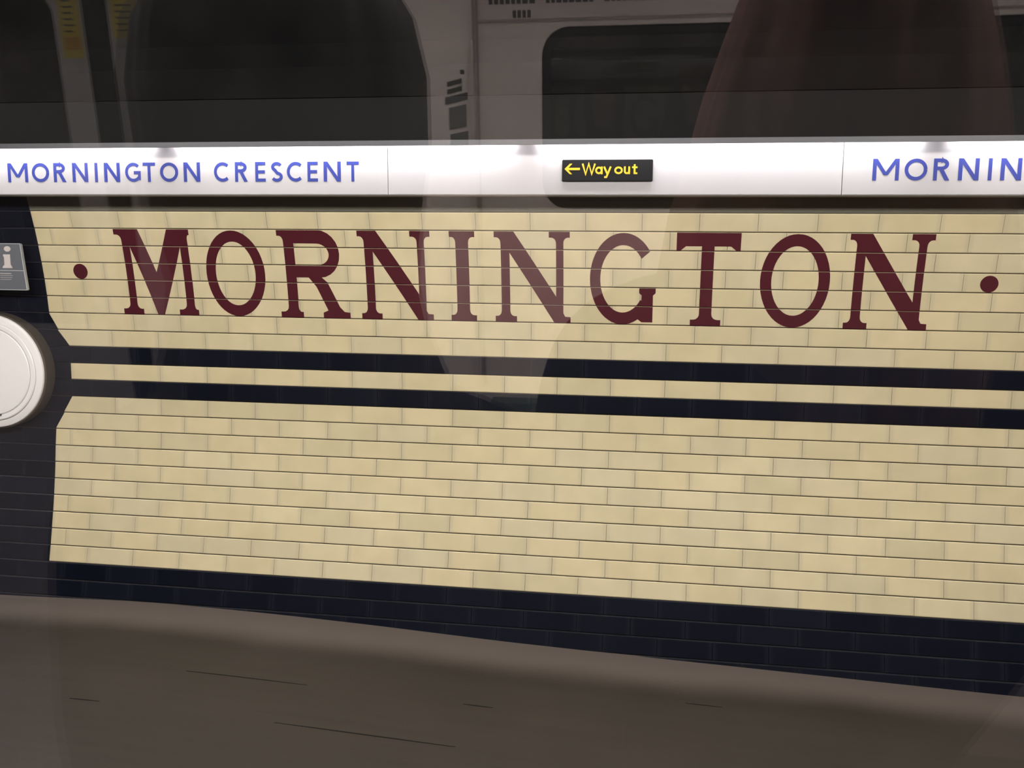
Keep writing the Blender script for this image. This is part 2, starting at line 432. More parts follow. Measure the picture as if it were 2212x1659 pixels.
def L_dot(cx, cv, r): return [[(cx + r * math.cos(2 * math.pi * i / 28), cv + r / 0.0762 * math.sin(2 * math.pi * i / 28)) for i in range(28)]]
for polys, lab in ((L_dot(-2.515, 3.515, 0.034), 'maroon round dot before the station lettering'), (L_M(), 'maroon serif letter M'), (L_O(-1.7855), 'maroon serif letter O after the M'), (L_R(), 'maroon serif letter R'),
                   (L_N(0), 'maroon serif letter N after the R'), (L_I(), 'maroon serif letter I'), (L_N(0.580), 'maroon serif letter N after the I'), (L_G(), 'maroon serif letter G'),
                   (L_T(), 'maroon serif letter T'), (L_O(0.553), 'maroon serif letter O after the T'), (L_N(1.977), 'maroon serif letter N at the end of the word'), (L_dot(1.275, 3.54, 0.033), 'maroon round dot after the station lettering')):
    wall_shape('letter' if 'letter ' in lab else 'dot', polys, MAROON, wall_upper, lab)

# ------------------------------------------------------------------ tunnel lining above, platform floor, track side
vault = [(3.74, 1.942), (3.67, 2.16), (3.58, 2.50), (3.24, 3.0), (2.6, 3.5), (1.8, 3.95), (0.8, 4.15), (-0.3, 4.05), (-1.4, 3.65), (-2.3, 2.95), (-2.85, 2.0), (-2.98, 1.0), (-2.85, 0.0), (-2.6, -0.95)]
vo = [(y * 1.05 + 0.0, z + (0.15 if z > 2.2 else 0.0)) for y, z in vault]
vo[0] = (3.90, 1.942)
ceil_o = tag(obj('ceiling', extrude_profile('ceiling', vault + vo[::-1], -5.2, 4.2), SOOT), 'soot-dark curved tunnel lining above the frieze', None, None, 'structure')
HX = [-6, -2.93, -2.58, -2.24, -1.91, -1.58, -1.16, -0.54, 0.03, 0.58, 1.11, 1.47, 2.2, 6]
HZ = [0.118, 0.124, 0.131, 0.136, 0.133, 0.1245, 0.108, 0.0783, 0.059, 0.0417, 0.0249, 0.0146, 0.002, -0.01]
def hump(x):
    # smooth interpolation of the platform's rising level
    tot = 0.0; wsum = 0.0
    for i in range(-8, 9):
        q = x + i * 0.035
        for a, b, za, zb in zip(HX[:-1], HX[1:], HZ[:-1], HZ[1:]):
            if a <= q <= b: z = za + (zb - za) * (q - a) / (b - a); break
        else: z = HZ[0] if q < HX[0] else HZ[-1]
        k = math.exp(-(i / 4.0) ** 2); tot += z * k; wsum += k
    return tot / wsum
ys = [0.42, 0.8, 1.3, 1.8, 2.3, 2.8, 3.2, 3.5, 3.74]; xs = [-3.9 + 0.1 * i for i in range(66)]
vs = []; fs = []
for x in xs:
    h = hump(x)
    vs += [(x, y, h) for y in ys] + [(x, ys[-1], -0.5), (x, ys[0], -0.5)]
n = len(ys) + 2
for i in range(len(xs) - 1):
    for j in range(n): fs.append((i * n + j, i * n + (j + 1) % n, (i + 1) * n + (j + 1) % n, (i + 1) * n + j))
fs += [tuple(range(n)), tuple((len(xs) - 1) * n + k for k in range(n))]
fme = mesh('floor_platform', vs, fs)
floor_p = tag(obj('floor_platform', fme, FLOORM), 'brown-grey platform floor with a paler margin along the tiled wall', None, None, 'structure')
for x0, x1, y, wd in ((-1.23, -0.60, 2.81, 0.005), (-1.70, -1.22, 3.093, 0.0035), (-0.635, -0.525, 3.10, 0.006), (0.165, 0.30, 3.30, 0.004), (-1.99, -1.875, 2.811, 0.004)):
    vv = []; ff = []
    N = 10
    for i in range(N + 1):
        t = i / N; x = x0 + (x1 - x0) * t; hw = wd * (0.25 + 0.75 * math.sin(math.pi * min(max(t, 0.02), 0.98))) / 2; yy = y
        z = hump(x) + 0.0012
        vv += [(x, yy - hw, z), (x, yy + hw, z), (x, yy + hw, z - 0.004), (x, yy - hw, z - 0.004)]
        if i:
            a = (i - 1) * 4; b = i * 4
            for j in range(4): ff.append((a + j, a + (j + 1) % 4, b + (j + 1) % 4, b + j))
    ff += [(0, 1, 2, 3), (N * 4, N * 4 + 1, N * 4 + 2, N * 4 + 3)]
    obj('scuff_mark', mesh('scuff_mark', vv, ff), SCUFF, floor_p)
tag(obj('floor_track', boxes('floor_track', [(-5, 4, -2.8, 0.45, -1.05, -0.95)]), SOOT), 'dark track bed under the train', None, None, 'structure')

# ------------------------------------------------------------------ white station frieze with blue lettering
FY = 3.600
FZ0, FZ1 = 1.924, 2.215
def stroke(pts, t):
    """polyline -> quads of thickness t with mitred joints"""
    out = []; n = len(pts); offs = []
    for i in range(n):
        if i == 0: d = Vector(pts[1]) - Vector(pts[0])
        elif i == n - 1: d = Vector(pts[-1]) - Vector(pts[-2])
        else: d = (Vector(pts[i]) - Vector(pts[i - 1])).normalized() + (Vector(pts[i + 1]) - Vector(pts[i])).normalized()
        d.normalize(); nn = Vector((-d.y, d.x)); s = 1.0
        if 0 < i < n - 1:
            e = (Vector(pts[i]) - Vector(pts[i - 1])).normalized(); s = 1.0 / max(0.5, abs(nn.dot(Vector((-e.y, e.x)))))
        offs.append(nn * t / 2 * s)
    for i in range(n - 1):
        a, b = Vector(pts[i]), Vector(pts[i + 1])
        out.append([tuple(a + offs[i]), tuple(b + offs[i + 1]), tuple(b - offs[i + 1]), tuple(a - offs[i])])
    return out
def arc(cx, cy, rx, ry, a0, a1, n=20): return [(cx + rx * math.cos(math.radians(a0 + (a1 - a0) * i / n)), cy + ry * math.sin(math.radians(a0 + (a1 - a0) * i / n))) for i in range(n + 1)]
def bar(x0, x1, y0, y1): return [(x0, y0), (x1, y0), (x1, y1), (x0, y1)]
S = 0.165
def sans(c):
    """block capitals, height 1; returns polygons and width"""
    t = S; h = t / 2
    if c == 'M': return [bar(0, t, 0, 1), bar(1.15 - t, 1.15, 0, 1)] + [[(0, 1), (t * 1.15, 1), (0.575 + 0.09, 0.25), (0.575 - 0.09, 0.25)], [(1.15, 1), (1.15 - t * 1.15, 1), (0.575 - 0.09, 0.25), (0.575 + 0.09, 0.25)]], 1.15
    if c == 'N': return [bar(0, t, 0, 1), bar(0.84 - t, 0.84, 0, 1), [(0, 1), (t * 1.15, 1), (0.84, 0), (0.84 - t * 1.15, 0)]], 0.84
    if c == 'I': return [bar(0, t, 0, 1)], t
    if c == 'T': return [bar(0, 0.72, 1 - t, 1), bar(0.36 - h, 0.36 + h, 0, 1 - t)], 0.72
    if c == 'E': return [bar(0, t, 0, 1), bar(t, 0.60, 1 - t, 1), bar(t, 0.56, 0.5 - h, 0.5 + h), bar(t, 0.60, 0, t)], 0.60
    if c == 'O': return stroke(arc(0.52, 0.5, 0.52 - h, 0.5 - h, 0, 360, 40), t), 1.04
    if c == 'C': return stroke(arc(0.52, 0.5, 0.52 - h, 0.5 - h, 48, 312, 34), t), 0.90
    if c == 'G': return stroke(arc(0.52, 0.5, 0.52 - h, 0.5 - h, 46, 330, 34), t) + [bar(0.55, 0.98, 0.40, 0.40 + t), bar(0.98 - t, 0.98, 0.1, 0.45)], 1.0
    if c == 'R': return [bar(0, t, 0, 1)] + stroke([(t, 1 - h), (0.34, 1 - h)] + arc(0.34, 0.735, 0.24, 0.265 - h, 90, -90, 14) + [(t, 0.47 + h)], t) + [[(0.24, 0.5), (0.44, 0.5), (0.72, 0), (0.51, 0)]], 0.70
    if c == 'S': return stroke(arc(0.31, 0.745, 0.235, 0.255 - h, 25, 255, 18)[:-1] + arc(0.31, 0.25, 0.25, 0.25 - h + 0.01, 82, -155, 20), t), 0.60
    return [], 0.34
NAME = [('M', 0.0067, 0.0981), ('O', 0.1171, 0.1952), ('R', 0.2162, 0.2707), ('N', 0.3010, 0.3707), ('I', 0.4015, 0.4140), ('N', 0.4431, 0.5131), ('G', 0.5370, 0.6060), ('T', 0.6150, 0.6690), ('O', 0.6900, 0.7690), ('N', 0.7930, 0.8640), ('C', 0.9240, 0.9880), ('R', 1.0140, 1.0660), ('E', 1.1000, 1.1430), ('S', 1.1680, 1.2120), ('C', 1.2330, 1.2970), ('E', 1.3190, 1.3620), ('N', 1.3860, 1.4570), ('T', 1.4810, 1.5310)]
def text_row(x0, z0, hgt, M, y, parent, name='letter'):
    for c, a, b in NAME:
        polys, cw = sans(c); k = (b - a) / cw
        me = flat_shape(name, [[(u * k, v * hgt) for u, v in q] for q in polys], lambda u, v: Vector((x0 + a + u, y, z0 + v)), Vector((0, 0.0022, 0)))
        obj(name, me, M, parent)
frieze = tag(empty('station_frieze', (0, FY, FZ0)), 'long white station name frieze glowing under the tube lights', 'frieze sign')
def under(parent, o):
    o.parent = parent; o.matrix_parent_inverse = Matrix.Translation(parent.location).inverted(); return o
for x0, x1, nm in ((-4.473, -2.758, None), (-2.758, -1.043, 1), (-1.043, 0.672, None), (0.672, 2.387, 2), (2.387, 4.1, None)):
    me = extrude_profile('panel', [(FY, FZ0 + 0.004), (FY + 0.004, FZ0), (FY + 0.110, FZ0), (FY + 0.110, FZ0 + 0.010), (FY + 0.014, FZ0 + 0.010), (FY + 0.012, FZ1), (FY, FZ1)], x0 + 0.0012, x1 - 0.0012)
    pn = under(frieze, obj('panel', me, FRIEZE))
    js = obj('joint_strip', boxes('joint_strip', [(x1 - 0.010, x1 + 0.010, FY + 0.0125, FY + 0.016, FZ0, FZ1)]), SEAM, pn)
    if nm:
        a = -2.692 if nm == 1 else 0.770
        text_row(a, 1.977, 0.0775, BLUE, FY - 0.0012, pn)

# way out sign on the middle panel
wo = tag(obj('way_out_sign', boxes('way_out_sign', [(-0.356, -0.014, FY - 0.010, FY - 0.0003, 1.976, 2.056)], 0.002), BLACKS), 'small black sign with yellow arrow and Way out lettering on the white frieze', 'sign')
wy = FY - 0.0112
def put(polys, name, par=wo, M=YELLOW, y=None):
    yy = wy if y is None else y
    obj(name, flat_shape(name, polys, lambda u, v: Vector((u, yy, v)), Vector((0, 0.0016, 0))), M, par)
az = 2.0215
put([[(-0.3465, az), (-0.326, az + 0.0195), (-0.317, az + 0.0195), (-0.332, az + 0.0042), (-0.288, az + 0.0042), (-0.288, az - 0.0042), (-0.332, az - 0.0042), (-0.317, az - 0.0195), (-0.326, az - 0.0195)]], 'arrow')
zb = 2.002; ch = 0.039; xh = 0.028; t = 0.0068
x = -0.278; put(stroke([(x, zb + ch), (x + 0.012, zb), (x + 0.0235, zb + ch), (x + 0.035, zb), (x + 0.047, zb + ch)], t), 'letter')
x = -0.228; put(stroke(arc(x + 0.012, zb + xh / 2, 0.0105, xh / 2 - t / 2, 0, 360, 22), t) + [bar(x + 0.0195, x + 0.0195 + t, zb, zb + xh)], 'letter')
x = -0.1965; put(stroke([(x, zb + xh), (x + 0.0125, zb + 0.001)], t) + stroke([(x + 0.025, zb + xh), (x + 0.009, zb - 0.011), (x + 0.001, zb - 0.011)], t), 'letter')
x = -0.155; put(stroke(arc(x + 0.013, zb + xh / 2, 0.0125, xh / 2 - t / 2, 0, 360, 24), t), 'letter')
x = -0.122; put(stroke([(x + t / 2, zb + xh), (x + t / 2, zb + 0.010)] + arc(x + 0.0115, zb + 0.0105, 0.0081, 0.0072, 190, 350, 10) + [(x + 0.0196, zb + xh)], t) + [bar(x + 0.0162, x + 0.0162 + t, zb, zb + xh)], 'letter')
x = -0.0915; put([bar(x + 0.006, x + 0.006 + t, zb, zb + 0.036), bar(x, x + 0.020, zb + xh - 0.006, zb + xh), bar(x + 0.006, x + 0.020, zb, zb + 0.006)], 'letter')

# ------------------------------------------------------------------ lighting trunking in front of the top of the frieze
tr = tag(empty('light_trunking', (0, 3.50, 2.10)), 'dark metal light trunking running along above the white frieze', 'light fitting')
LY = 3.500
def tpart(name, me, M): return under(tr, obj(name, me, M))
tpart('fascia', extrude_profile('fascia', [(LY, 2.122), (LY, 2.281), (LY + 0.02, 2.285), (LY + 0.02, 2.122)], -4.6, 3.6), HOUSING)
tpart('bead', extrude_profile('bead', [(LY - 0.004, 2.1025), (LY - 0.004, 2.1218), (LY + 0.008, 2.1218), (LY + 0.008, 2.1025)], -4.6, 3.6), BEAD)
tpart('cover', extrude_profile('cover', [(LY + 0.02, 2.273), (LY + 0.02, 2.285), (3.585, 2.285), (3.585, 2.273)], -4.6, 3.6), HOUSING)
tpart('upper_channel', extrude_profile('upper_channel', [(LY + 0.012, 2.286), (LY + 0.012, 2.40), (LY + 0.040, 2.40), (LY + 0.040, 2.286)], -4.6, 3.6), SOOT)
for c in (-2.717 - 1.481, -2.717, -1.232, 0.2485, 1.73):
    L = 1.375; r = 0.0135; vs = []; fs = []
    N = 14
    for xx in (c - L / 2, c + L / 2):
        vs += [(xx, 3.555 + r * math.cos(2 * math.pi * i / N), 2.145 + r * math.sin(2 * math.pi * i / N)) for i in range(N)]
    for i in range(N): fs.append((i, (i + 1) % N, N + (i + 1) % N, N + i))
    fs += [tuple(range(N)), tuple(range(N, 2 * N))]
    tb = tpart('fluorescent_tube', mesh('fluorescent_tube', vs, fs, True), TUBE)
    for e0, e1 in ((c - L / 2 - 0.03, c - L / 2 - 0.001), (c + L / 2 + 0.001, c + L / 2 + 0.03)): obj('end_cap', boxes('end_cap', [(e0, e1, 3.537, 3.573, 2.127, 2.2725)]), WHITE, tb)

# unseen luminaires added over the platform edge to light wall and floor evenly
LA = math.radians(37)          # diffusers tilted towards the platform wall
for i, c in enumerate((-3.1, -0.65, 1.8)):
    lm = tag(empty('added_luminaire', (c, 0.95, 2.80)), 'unseen batten luminaire added over the platform edge to light the wall, ' + ('left one', 'middle one', 'right one')[i], 'light fitting', 'added wall luminaires')
    lm.rotation_euler.x = math.pi / 2 - LA
    obj('housing', extrude_profile('housing', [(-0.15, 0.0), (-0.15, 0.035), (-0.09, 0.07), (0.09, 0.07), (0.15, 0.035), (0.15, 0.0)], -0.98, 0.98), WHITE, lm)
    obj('diffuser', boxes('diffuser', [(-0.95, 0.95, -0.13, 0.13, -0.015, -0.0005)]), LAMP, lm)
    for e in (-0.7, 0.68):
        hg = obj('hanger', boxes('hanger', [(c + e, c + e + 0.02, 0.895, 0.915, 2.84, 4.12)]), HOUSING, lm)
        hg.matrix_parent_inverse = (Matrix.Translation((c, 0.95, 2.80)) @ Matrix.Rotation(math.pi / 2 - LA, 4, 'X')).inverted()

# ------------------------------------------------------------------ round white drum and information plate on the navy column
def lathe(name, prof, cx, cz, M, parent=None, seg=72):
    """prof: list of (radius, y)"""
    vs = []; fs = []
    for r, y in prof: vs += [(cx + r * math.cos(2 * math.pi * i / seg), y, cz + r * math.sin(2 * math.pi * i / seg)) for i in range(seg)]
    for j in range(len(prof) - 1):
        for i in range(seg): fs.append((j * seg + i, j * seg + (i + 1) % seg, (j + 1) * seg + (i + 1) % seg, (j + 1) * seg + i))
    fs += [tuple(range(seg)), tuple((len(prof) - 1) * seg + i for i in range(seg))]
    me = mesh(name, vs, fs)
    for p in me.polygons: p.use_smooth = len(p.vertices) == 4
    me.set_sharp_from_angle(angle=math.radians(30))
    return obj(name, me, M, parent)
DX, DZ = -2.953, 1.150
drum = tag(empty('round_drum_sign', (DX, 3.84, DZ)), 'round white drum-shaped sign with stepped rim cut by the left edge', 'sign')
under(drum, lathe('drum_body', [(0.258, 3.820), (0.258, 3.766), (0.256, 3.762), (0.250, 3.759), (0.226, 3.758), (0.222, 3.762)], DX, DZ, WHITE))
under(drum, lathe('drum_shaded_side', [(0.264, 3.838), (0.265, 3.775), (0.262, 3.770)], DX, DZ, mat('drum_shaded_side', (0.075, 0.06, 0.05), 0.5)))  # drum's side: its shade is painted in as dark brown
under(drum, lathe('rim_ring', [(0.224, 3.764), (0.224, 3.753), (0.220, 3.750), (0.204, 3.750), (0.200, 3.754), (0.200, 3.764)], DX, DZ, WHITE))
face = under(drum, lathe('face', [(0.199, 3.765), (0.199, 3.752), (0.195, 3.749), (0.12, 3.7455), (0.0005, 3.745)], DX, DZ, WHITE))
for zz in (1.262, 1.172, 0.955): 
    k = under(drum, obj('mark', boxes('mark', [(-2.925, -2.906, 3.7430, 3.7490, zz - 0.003, zz + 0.003)]), PRINT))

PLATE = mat('grey_acrylic', (0.125, 0.13, 0.155), 0.3, spec=0.5); PEDGE = mat('acrylic_edge', (0.42, 0.43, 0.45), 0.3); PTXT = mat('pale_print', (0.55, 0.50, 0.50), 0.5)
ip = tag(empty('information_plate', (-2.85, 3.79, 1.52)), 'grey acrylic information plate with a white letter i on the navy column', 'sign')
PY = 3.742
def ipart(name, me, M): return under(ip, obj(name, me, M))
def quad_plate(x0, x1t, x1b, z0, z1):
    v = [(x0, PY, z0), (x1b, PY, z0), (x1t, PY, z1), (x0, PY, z1)]; vs = v + [(a, PY + 0.012, c) for a, b, c in v]
    return mesh('plate', vs, [(0, 1, 2, 3), (4, 5, 6, 7), (0, 1, 5, 4), (1, 2, 6, 5), (2, 3, 7, 6), (3, 0, 4, 7)])
ipart('upper_plate', quad_plate(-2.99, -2.756, -2.744, 1.607, 1.7215), PLATE)
ipart('lower_plate', quad_plate(-2.99, -2.744, -2.735, 1.5225, 1.604), PLATE)
for e in ((-2.99, -2.7565, PY - 0.0015, PY + 0.012, 1.7215, 1.7245), (-2.99, -2.744, PY - 0.0015, PY + 0.012, 1.604, 1.607), (-2.99, -2.735, PY - 0.0015, PY + 0.012, 1.5195, 1.5225)): ipart('edge_strip', boxes('edge_strip', [e]), PEDGE)
def sl(z): return -2.756 + (1.7215 - z) / 0.199 * 0.021
vs = []
for z in (1.7215, 1.5225):
    for dx in (-0.001, 0.003):
        for y in (PY - 0.0015, PY + 0.012): vs.append((sl(z) + dx, y, z))
ipart('side_strip', mesh('side_strip', vs, [(0, 1, 3, 2), (4, 5, 7, 6), (0, 1, 5, 4), (2, 3, 7, 6), (0, 2, 6, 4), (1, 3, 7, 5)]), PEDGE)
def iput(polys, name): ipart(name, flat_shape(name, polys, lambda u, v: Vector((u, PY - 0.0016, v)), Vector((0, 0.0016, 0))), PTXT)
iput([[(-2.818 + 0.016 * math.cos(a * math.pi / 10), 1.700 + 0.012 * math.sin(a * math.pi / 10)) for a in range(20)], [(-2.840, 1.676), (-2.806, 1.676), (-2.806, 1.632), (-2.800, 1.622), (-2.798, 1.616), (-2.846, 1.616), (-2.845, 1.622), (-2.836, 1.630), (-2.836, 1.664), (-2.840, 1.668)]], 'letter')
for q, (z, xx) in enumerate(((1.594, -2.806), (1.585, -2.800), (1.576, -2.803), (1.567, -2.808))): iput([bar(-2.86, xx, z - (0.003 if q == 0 else 0.0016), z)], 'text_line')

# ------------------------------------------------------------------ the carriage we look out of
def S_(o, lab): return tag(o, lab, None, None, 'structure')
TAU = math.radians(4.5); CX0, CX1 = -3.2, 2.4; FARY = -2.30
def tilt(u, v, d=0.0):
    """point on the window plane: u along X, v up the pane from camera height, d towards the platform"""
    return Vector((u, 0.20 - v * math.sin(TAU) + d * math.cos(TAU), CAMZ + v * math.cos(TAU) + d * math.sin(TAU)))
def rrect(x0, x1, z0, z1, r, n=6):
    pts = []
    for cx, cz, a0 in ((x1 - r, z1 - r, 0), (x0 + r, z1 - r, 90), (x0 + r, z0 + r, 180), (x1 - r, z0 + r, 270)):
        pts += [(cx + r * math.cos(math.radians(a0 + 90 * i / n)), cz + r * math.sin(math.radians(a0 + 90 * i / n))) for i in range(n + 1)]
    return pts
def holed(name, outer, hole, pt):
    """plate with a hole: outer and hole have the same number of points; pt(u,v,d)"""
    n = len(hole); vs = []; fs = []
    for d in (0, 1):
        vs += [pt(u, v, d) for u, v in outer] + [pt(u, v, d) for u, v in hole]
    for i in range(n):
        j = (i + 1) % n
        fs += [(i, j, n + j, n + i), (2 * n + i, 2 * n + j, 3 * n + j, 3 * n + i), (n + i, n + j, 3 * n + j, 3 * n + i), (i, j, 2 * n + j, 2 * n + i)]
    return mesh(name, vs, fs)
def project_rect(hole, x0, x1, z0, z1):
    """map the hole's points radially onto the rectangle so both loops match"""
    cx = sum(p[0] for p in hole) / len(hole); cz = sum(p[1] for p in hole) / len(hole); out = []
    n4 = len(hole) // 4
    cor = [(x1, z1), (x0, z1), (x0, z0), (x1, z0)]
    for q in range(4):
        c = cor[q]
        for i in range(n4):
            u, v = hole[q * n4 + i]; mid = (n4 - 1) / 2
            if abs(i - mid) < 0.6: out.append(c)
            elif (q % 2 == 0) == (i < mid): out.append((c[0], v))
            else: out.append((u, c[1]))
    return out
NW = rrect(-0.66, 0.58, -0.62, 0.30, 0.10)
wn = S_(obj('wall_near', holed('wall_near', project_rect(NW, CX0, CX1, -1.72, 0.50), NW, lambda u, v, d: tilt(u, v, 0.06 * d - 0.02)), CARWALL), 'pale carriage side wall around the near train window')
win1 = S_(obj('window_1', mesh('window_1', [tilt(u, v, dd) for dd in (0, 0.006) for u, v in ((-0.67, -0.63), (0.59, -0.63), (0.59, 0.31), (-0.67, 0.31))], [(0, 1, 2, 3), (4, 5, 6, 7), (0, 1, 5, 4), (1, 2, 6, 5), (2, 3, 7, 6), (3, 0, 4, 7)]), make_glass('smeared_train_glass', True)), 'smeared train window glass reflecting the lit carriage')
NI = rrect(-0.645, 0.565, -0.605, 0.285, 0.09)
obj('rubber_seal', holed('rubber_seal', NW, NI, lambda u, v, d: tilt(u, v, 0.02 * d - 0.012)), RUBBER, win1)
# far side wall: window, door pair
FW_ = rrect(-0.325, 1.35, 1.435, 1.93, 0.075)
wf = S_(obj('wall_far', holed('wall_far', project_rect(FW_, -1.0, CX1, 0.0, 2.2), FW_, lambda u, v, d: Vector((u, FARY - 0.07 * d, v))), CARWALL), 'pale carriage side wall opposite the camera')
win2 = S_(obj('window_2', boxes('window_2', [(-0.34, 1.365, FARY - 0.040, FARY - 0.034, 1.42, 1.945)]), GLASS), 'dark carriage window opposite the camera')
obj('rubber_seal', holed('rubber_seal', FW_, rrect(-0.305, 1.33, 1.455, 1.91, 0.06), lambda u, v, d: Vector((u, FARY - 0.012 - 0.02 * d, v))), RUBBER, win2)
obj('seam_strip', boxes('seam_strip', [(-0.508, -0.502, FARY + 0.0005, FARY + 0.004, 0.9, 2.19)]), CARTRIM, wf)
obj('seam_strip', boxes('seam_strip', [(-0.502, 2.3, FARY + 0.0005, FARY + 0.004, 1.943, 1.948)]), CARTRIM, wf)
# door pair left of the pillar
S_(obj('wall_end', boxes('wall_end', [(CX0, -2.45, FARY - 0.07, FARY, 0, 2.2)]), CARWALL), 'carriage wall panel beyond the far doors')
for x0, x1, side in ((-2.44, -1.69, 'left'), (-1.61, -1.01, 'right')):
    hole = rrect(x0 + 0.10, x1 - 0.095, 1.05, 2.06, 0.06)
    if side == 'right': hole = rrect(x0 + 0.105, x1 - 0.08, 1.05, 2.06, 0.06)
    d = S_(obj('door_1' if side == 'left' else 'door_2', holed('door', project_rect(hole, x0, x1, 0.02, 2.15), hole, lambda u, v, dd: Vector((u, FARY - 0.005 - 0.04 * dd, v))), CARDOOR), 'grey sliding carriage door leaf with dark glazing, ' + side + ' of the pair')
    obj('door_pane', boxes('door_pane', [(x0 + 0.09, x1 - 0.075, FARY - 0.030, FARY - 0.025, 1.04, 2.07)]), GLASS, d)
obj('door_rubber', boxes('door_rubber', [(-1.69, -1.65, FARY - 0.04, FARY - 0.005, 0.02, 2.15)]), RUBBER, bpy.data.objects['door_1'])
obj('door_rubber', boxes('door_rubber', [(-1.65, -1.61, FARY - 0.04, FARY - 0.005, 0.02, 2.15)]), RUBBER, bpy.data.objects['door_2'])
def sticker(x0, x1, z0, z1, lab, lines):
    s = tag(empty('door_sticker', ((x0 + x1) / 2, FARY - 0.004, z0)), lab, 'sticker', 'yellow door stickers')
    under(s, obj('sheet', boxes('sheet', [(x0, x1, FARY - 0.0049, FARY - 0.003, z0, z1)]), STICKER))
    if lines: under(s, obj('lower_block', boxes('lower_block', [(x0 + 0.008, x1 - 0.006, FARY - 0.003, FARY - 0.0024, z0 + 0.022, z0 + 0.058)]), STICKER_O))
    z = z1 - 0.012
    while z > z0 + (0.075 if lines else 0.02):
        under(s, obj('text_line', boxes('text_line', [(x0 + 0.014, x1 - 0.014 - random.uniform(0, 0.012), FARY - 0.003, FARY - 0.0024, z - 0.005, z)]), PRINT)); z -= 0.017
sticker(-1.766, -1.700, 1.878, 2.12, 'taller yellow door sticker with dark text and an orange block', True)
sticker(-1.598, -1.520, 1.930, 2.12, 'yellow door sticker beside the black-haired person', False)
# pillar with notices
pil = tag(empty('pillar', (-0.60, FARY, 0)), 'pale flat carriage pillar between the doors and the opposite window', 'pillar')
under(pil, obj('post', boxes('post', [(-0.70, -0.515, FARY, FARY + 0.035, 0.0, 2.19)], 0.006), CARWALL))
under(pil, obj('lower_cover', boxes('lower_cover', [(-0.690, -0.528, FARY + 0.0355, FARY + 0.047, 0.9, 1.887)], 0.003), CARWALL))
for x, z in ((-0.672, 1.806), (-0.523 - 0.018, 1.815), (-0.655, 1.69)): under(pil, obj('screw', boxes('screw', [(x - 0.006, x + 0.006, FARY + 0.047, FARY + 0.049, z - 0.006, z + 0.006)], 0.002), PRINT))
no = tag(empty('safety_notice', (-0.57, FARY + 0.05, 1.62)), 'dark banded safety notice stuck on the carriage pillar', 'notice')
yq = FARY + 0.048
def notice(x0, x1, z0, z1, M, sk=0.010):
    v = [(x0, z0), (x1, z0 + sk), (x1, z1 + sk), (x0, z1)]
    vs = [(a, yq, b) for a, b in v] + [(a, yq + 0.002, b) for a, b in v]
    under(no, obj('band', mesh('band', vs, [(0, 1, 2, 3), (4, 5, 6, 7), (0, 1, 5, 4), (1, 2, 6, 5), (2, 3, 7, 6), (3, 0, 4, 7)]), M))
notice(-0.585, -0.543, 1.776, 1.789, PRINT); notice(-0.585, -0.543, 1.756, 1.769, PRINT); notice(-0.592, -0.527, 1.728, 1.748, PRINT, 0.014); notice(-0.582, -0.532, 1.660, 1.720, NOTICE); notice(-0.580, -0.528, 1.600, 1.648, NOTICE)
# advert above the opposite window
ad = tag(empty('advert_panel', (0.4, FARY, 1.95)), 'pale advert panel with small dark print above the opposite window', 'advert')
under(ad, obj('card', boxes('card', [(-0.496, 1.3, FARY + 0.001, FARY + 0.006, 1.951, 2.18)]), POSTER))
x = -0.47
while x < -0.02:
    wl = random.uniform(0.010, 0.016)
    under(ad, obj('print_mark', boxes('print_mark', [(x, x + wl, FARY + 0.0061, FARY + 0.0072, 1.990, 2.014)]), PRINT)); x += wl + (0.004 if random.random() < 0.8 else 0.03)
for i in range(4): under(ad, obj('print_mark', boxes('print_mark', [(-0.404 + 0.0135 * i, -0.394 + 0.0135 * i, FARY + 0.0061, FARY + 0.0072, 1.954, 1.974)]), PRINT))
# floor, ceiling, ends
S_(obj('floor_carriage', boxes('floor_carriage', [(CX0, CX1, FARY - 0.07, 0.30, -0.06, 0.0)]), CARFLOOR), 'dark speckled carriage floor')
S_(obj('ceiling_carriage', boxes('ceiling_carriage', [(CX0, CX1, FARY - 0.07, 0.25, 2.2, 2.24)]), CARWALL), 'pale carriage ceiling')
S_(obj('wall_carriage_left', boxes('wall_carriage_left', [(CX0 - 0.04, CX0, FARY - 0.07, 0.30, -0.06, 2.24)]), CARWALL), 'left end wall of the carriage section')
S_(obj('wall_carriage_right', boxes('wall_carriage_right', [(CX1, CX1 + 0.04, FARY - 0.07, 0.30, -0.06, 2.24)]), CARWALL), 'right end wall of the carriage section')
for i, yy in enumerate((-0.62, -1.72)):
    cl = tag(empty('carriage_lamp', (-0.4, yy, 2.2)), 'long ceiling lamp in the carriage, ' + ('nearer the camera window' if i == 0 else 'nearer the far doors'), 'lamp', 'carriage ceiling lamps')
    under(cl, obj('housing', extrude_profile('housing', [(yy - 0.09, 2.199), (yy - 0.075, 2.165), (yy + 0.075, 2.165), (yy + 0.09, 2.199)], -2.9, 2.1), CARTRIM))
    under(cl, obj('diffuser', boxes('diffuser', [(-2.85, 2.05, yy - 0.065, yy + 0.065, 2.150, 2.1645)]), CARLAMP))
# bench under the opposite window
bs = tag(empty('bench_seat', (0.8, FARY + 0.3, 0)), 'grey-green upholstered bench seat under the opposite window', 'seat')
under(bs, obj('base', boxes('base', [(-0.50, 2.3, FARY + 0.001, FARY + 0.42, 0.001, 0.34)], 0.01), CARTRIM))
for i in range(5):
    a = -0.50 + i * 0.56
    under(bs, obj('cushion', boxes('cushion', [(a + 0.004, a + 0.556, FARY + 0.06, FARY + 0.50, 0.341, 0.44)], 0.02), SEATM))
    under(bs, obj('backrest', boxes('backrest', [(a + 0.004, a + 0.556, FARY + 0.002, FARY + 0.10, 0.445, 0.865)], 0.02), SEATM))

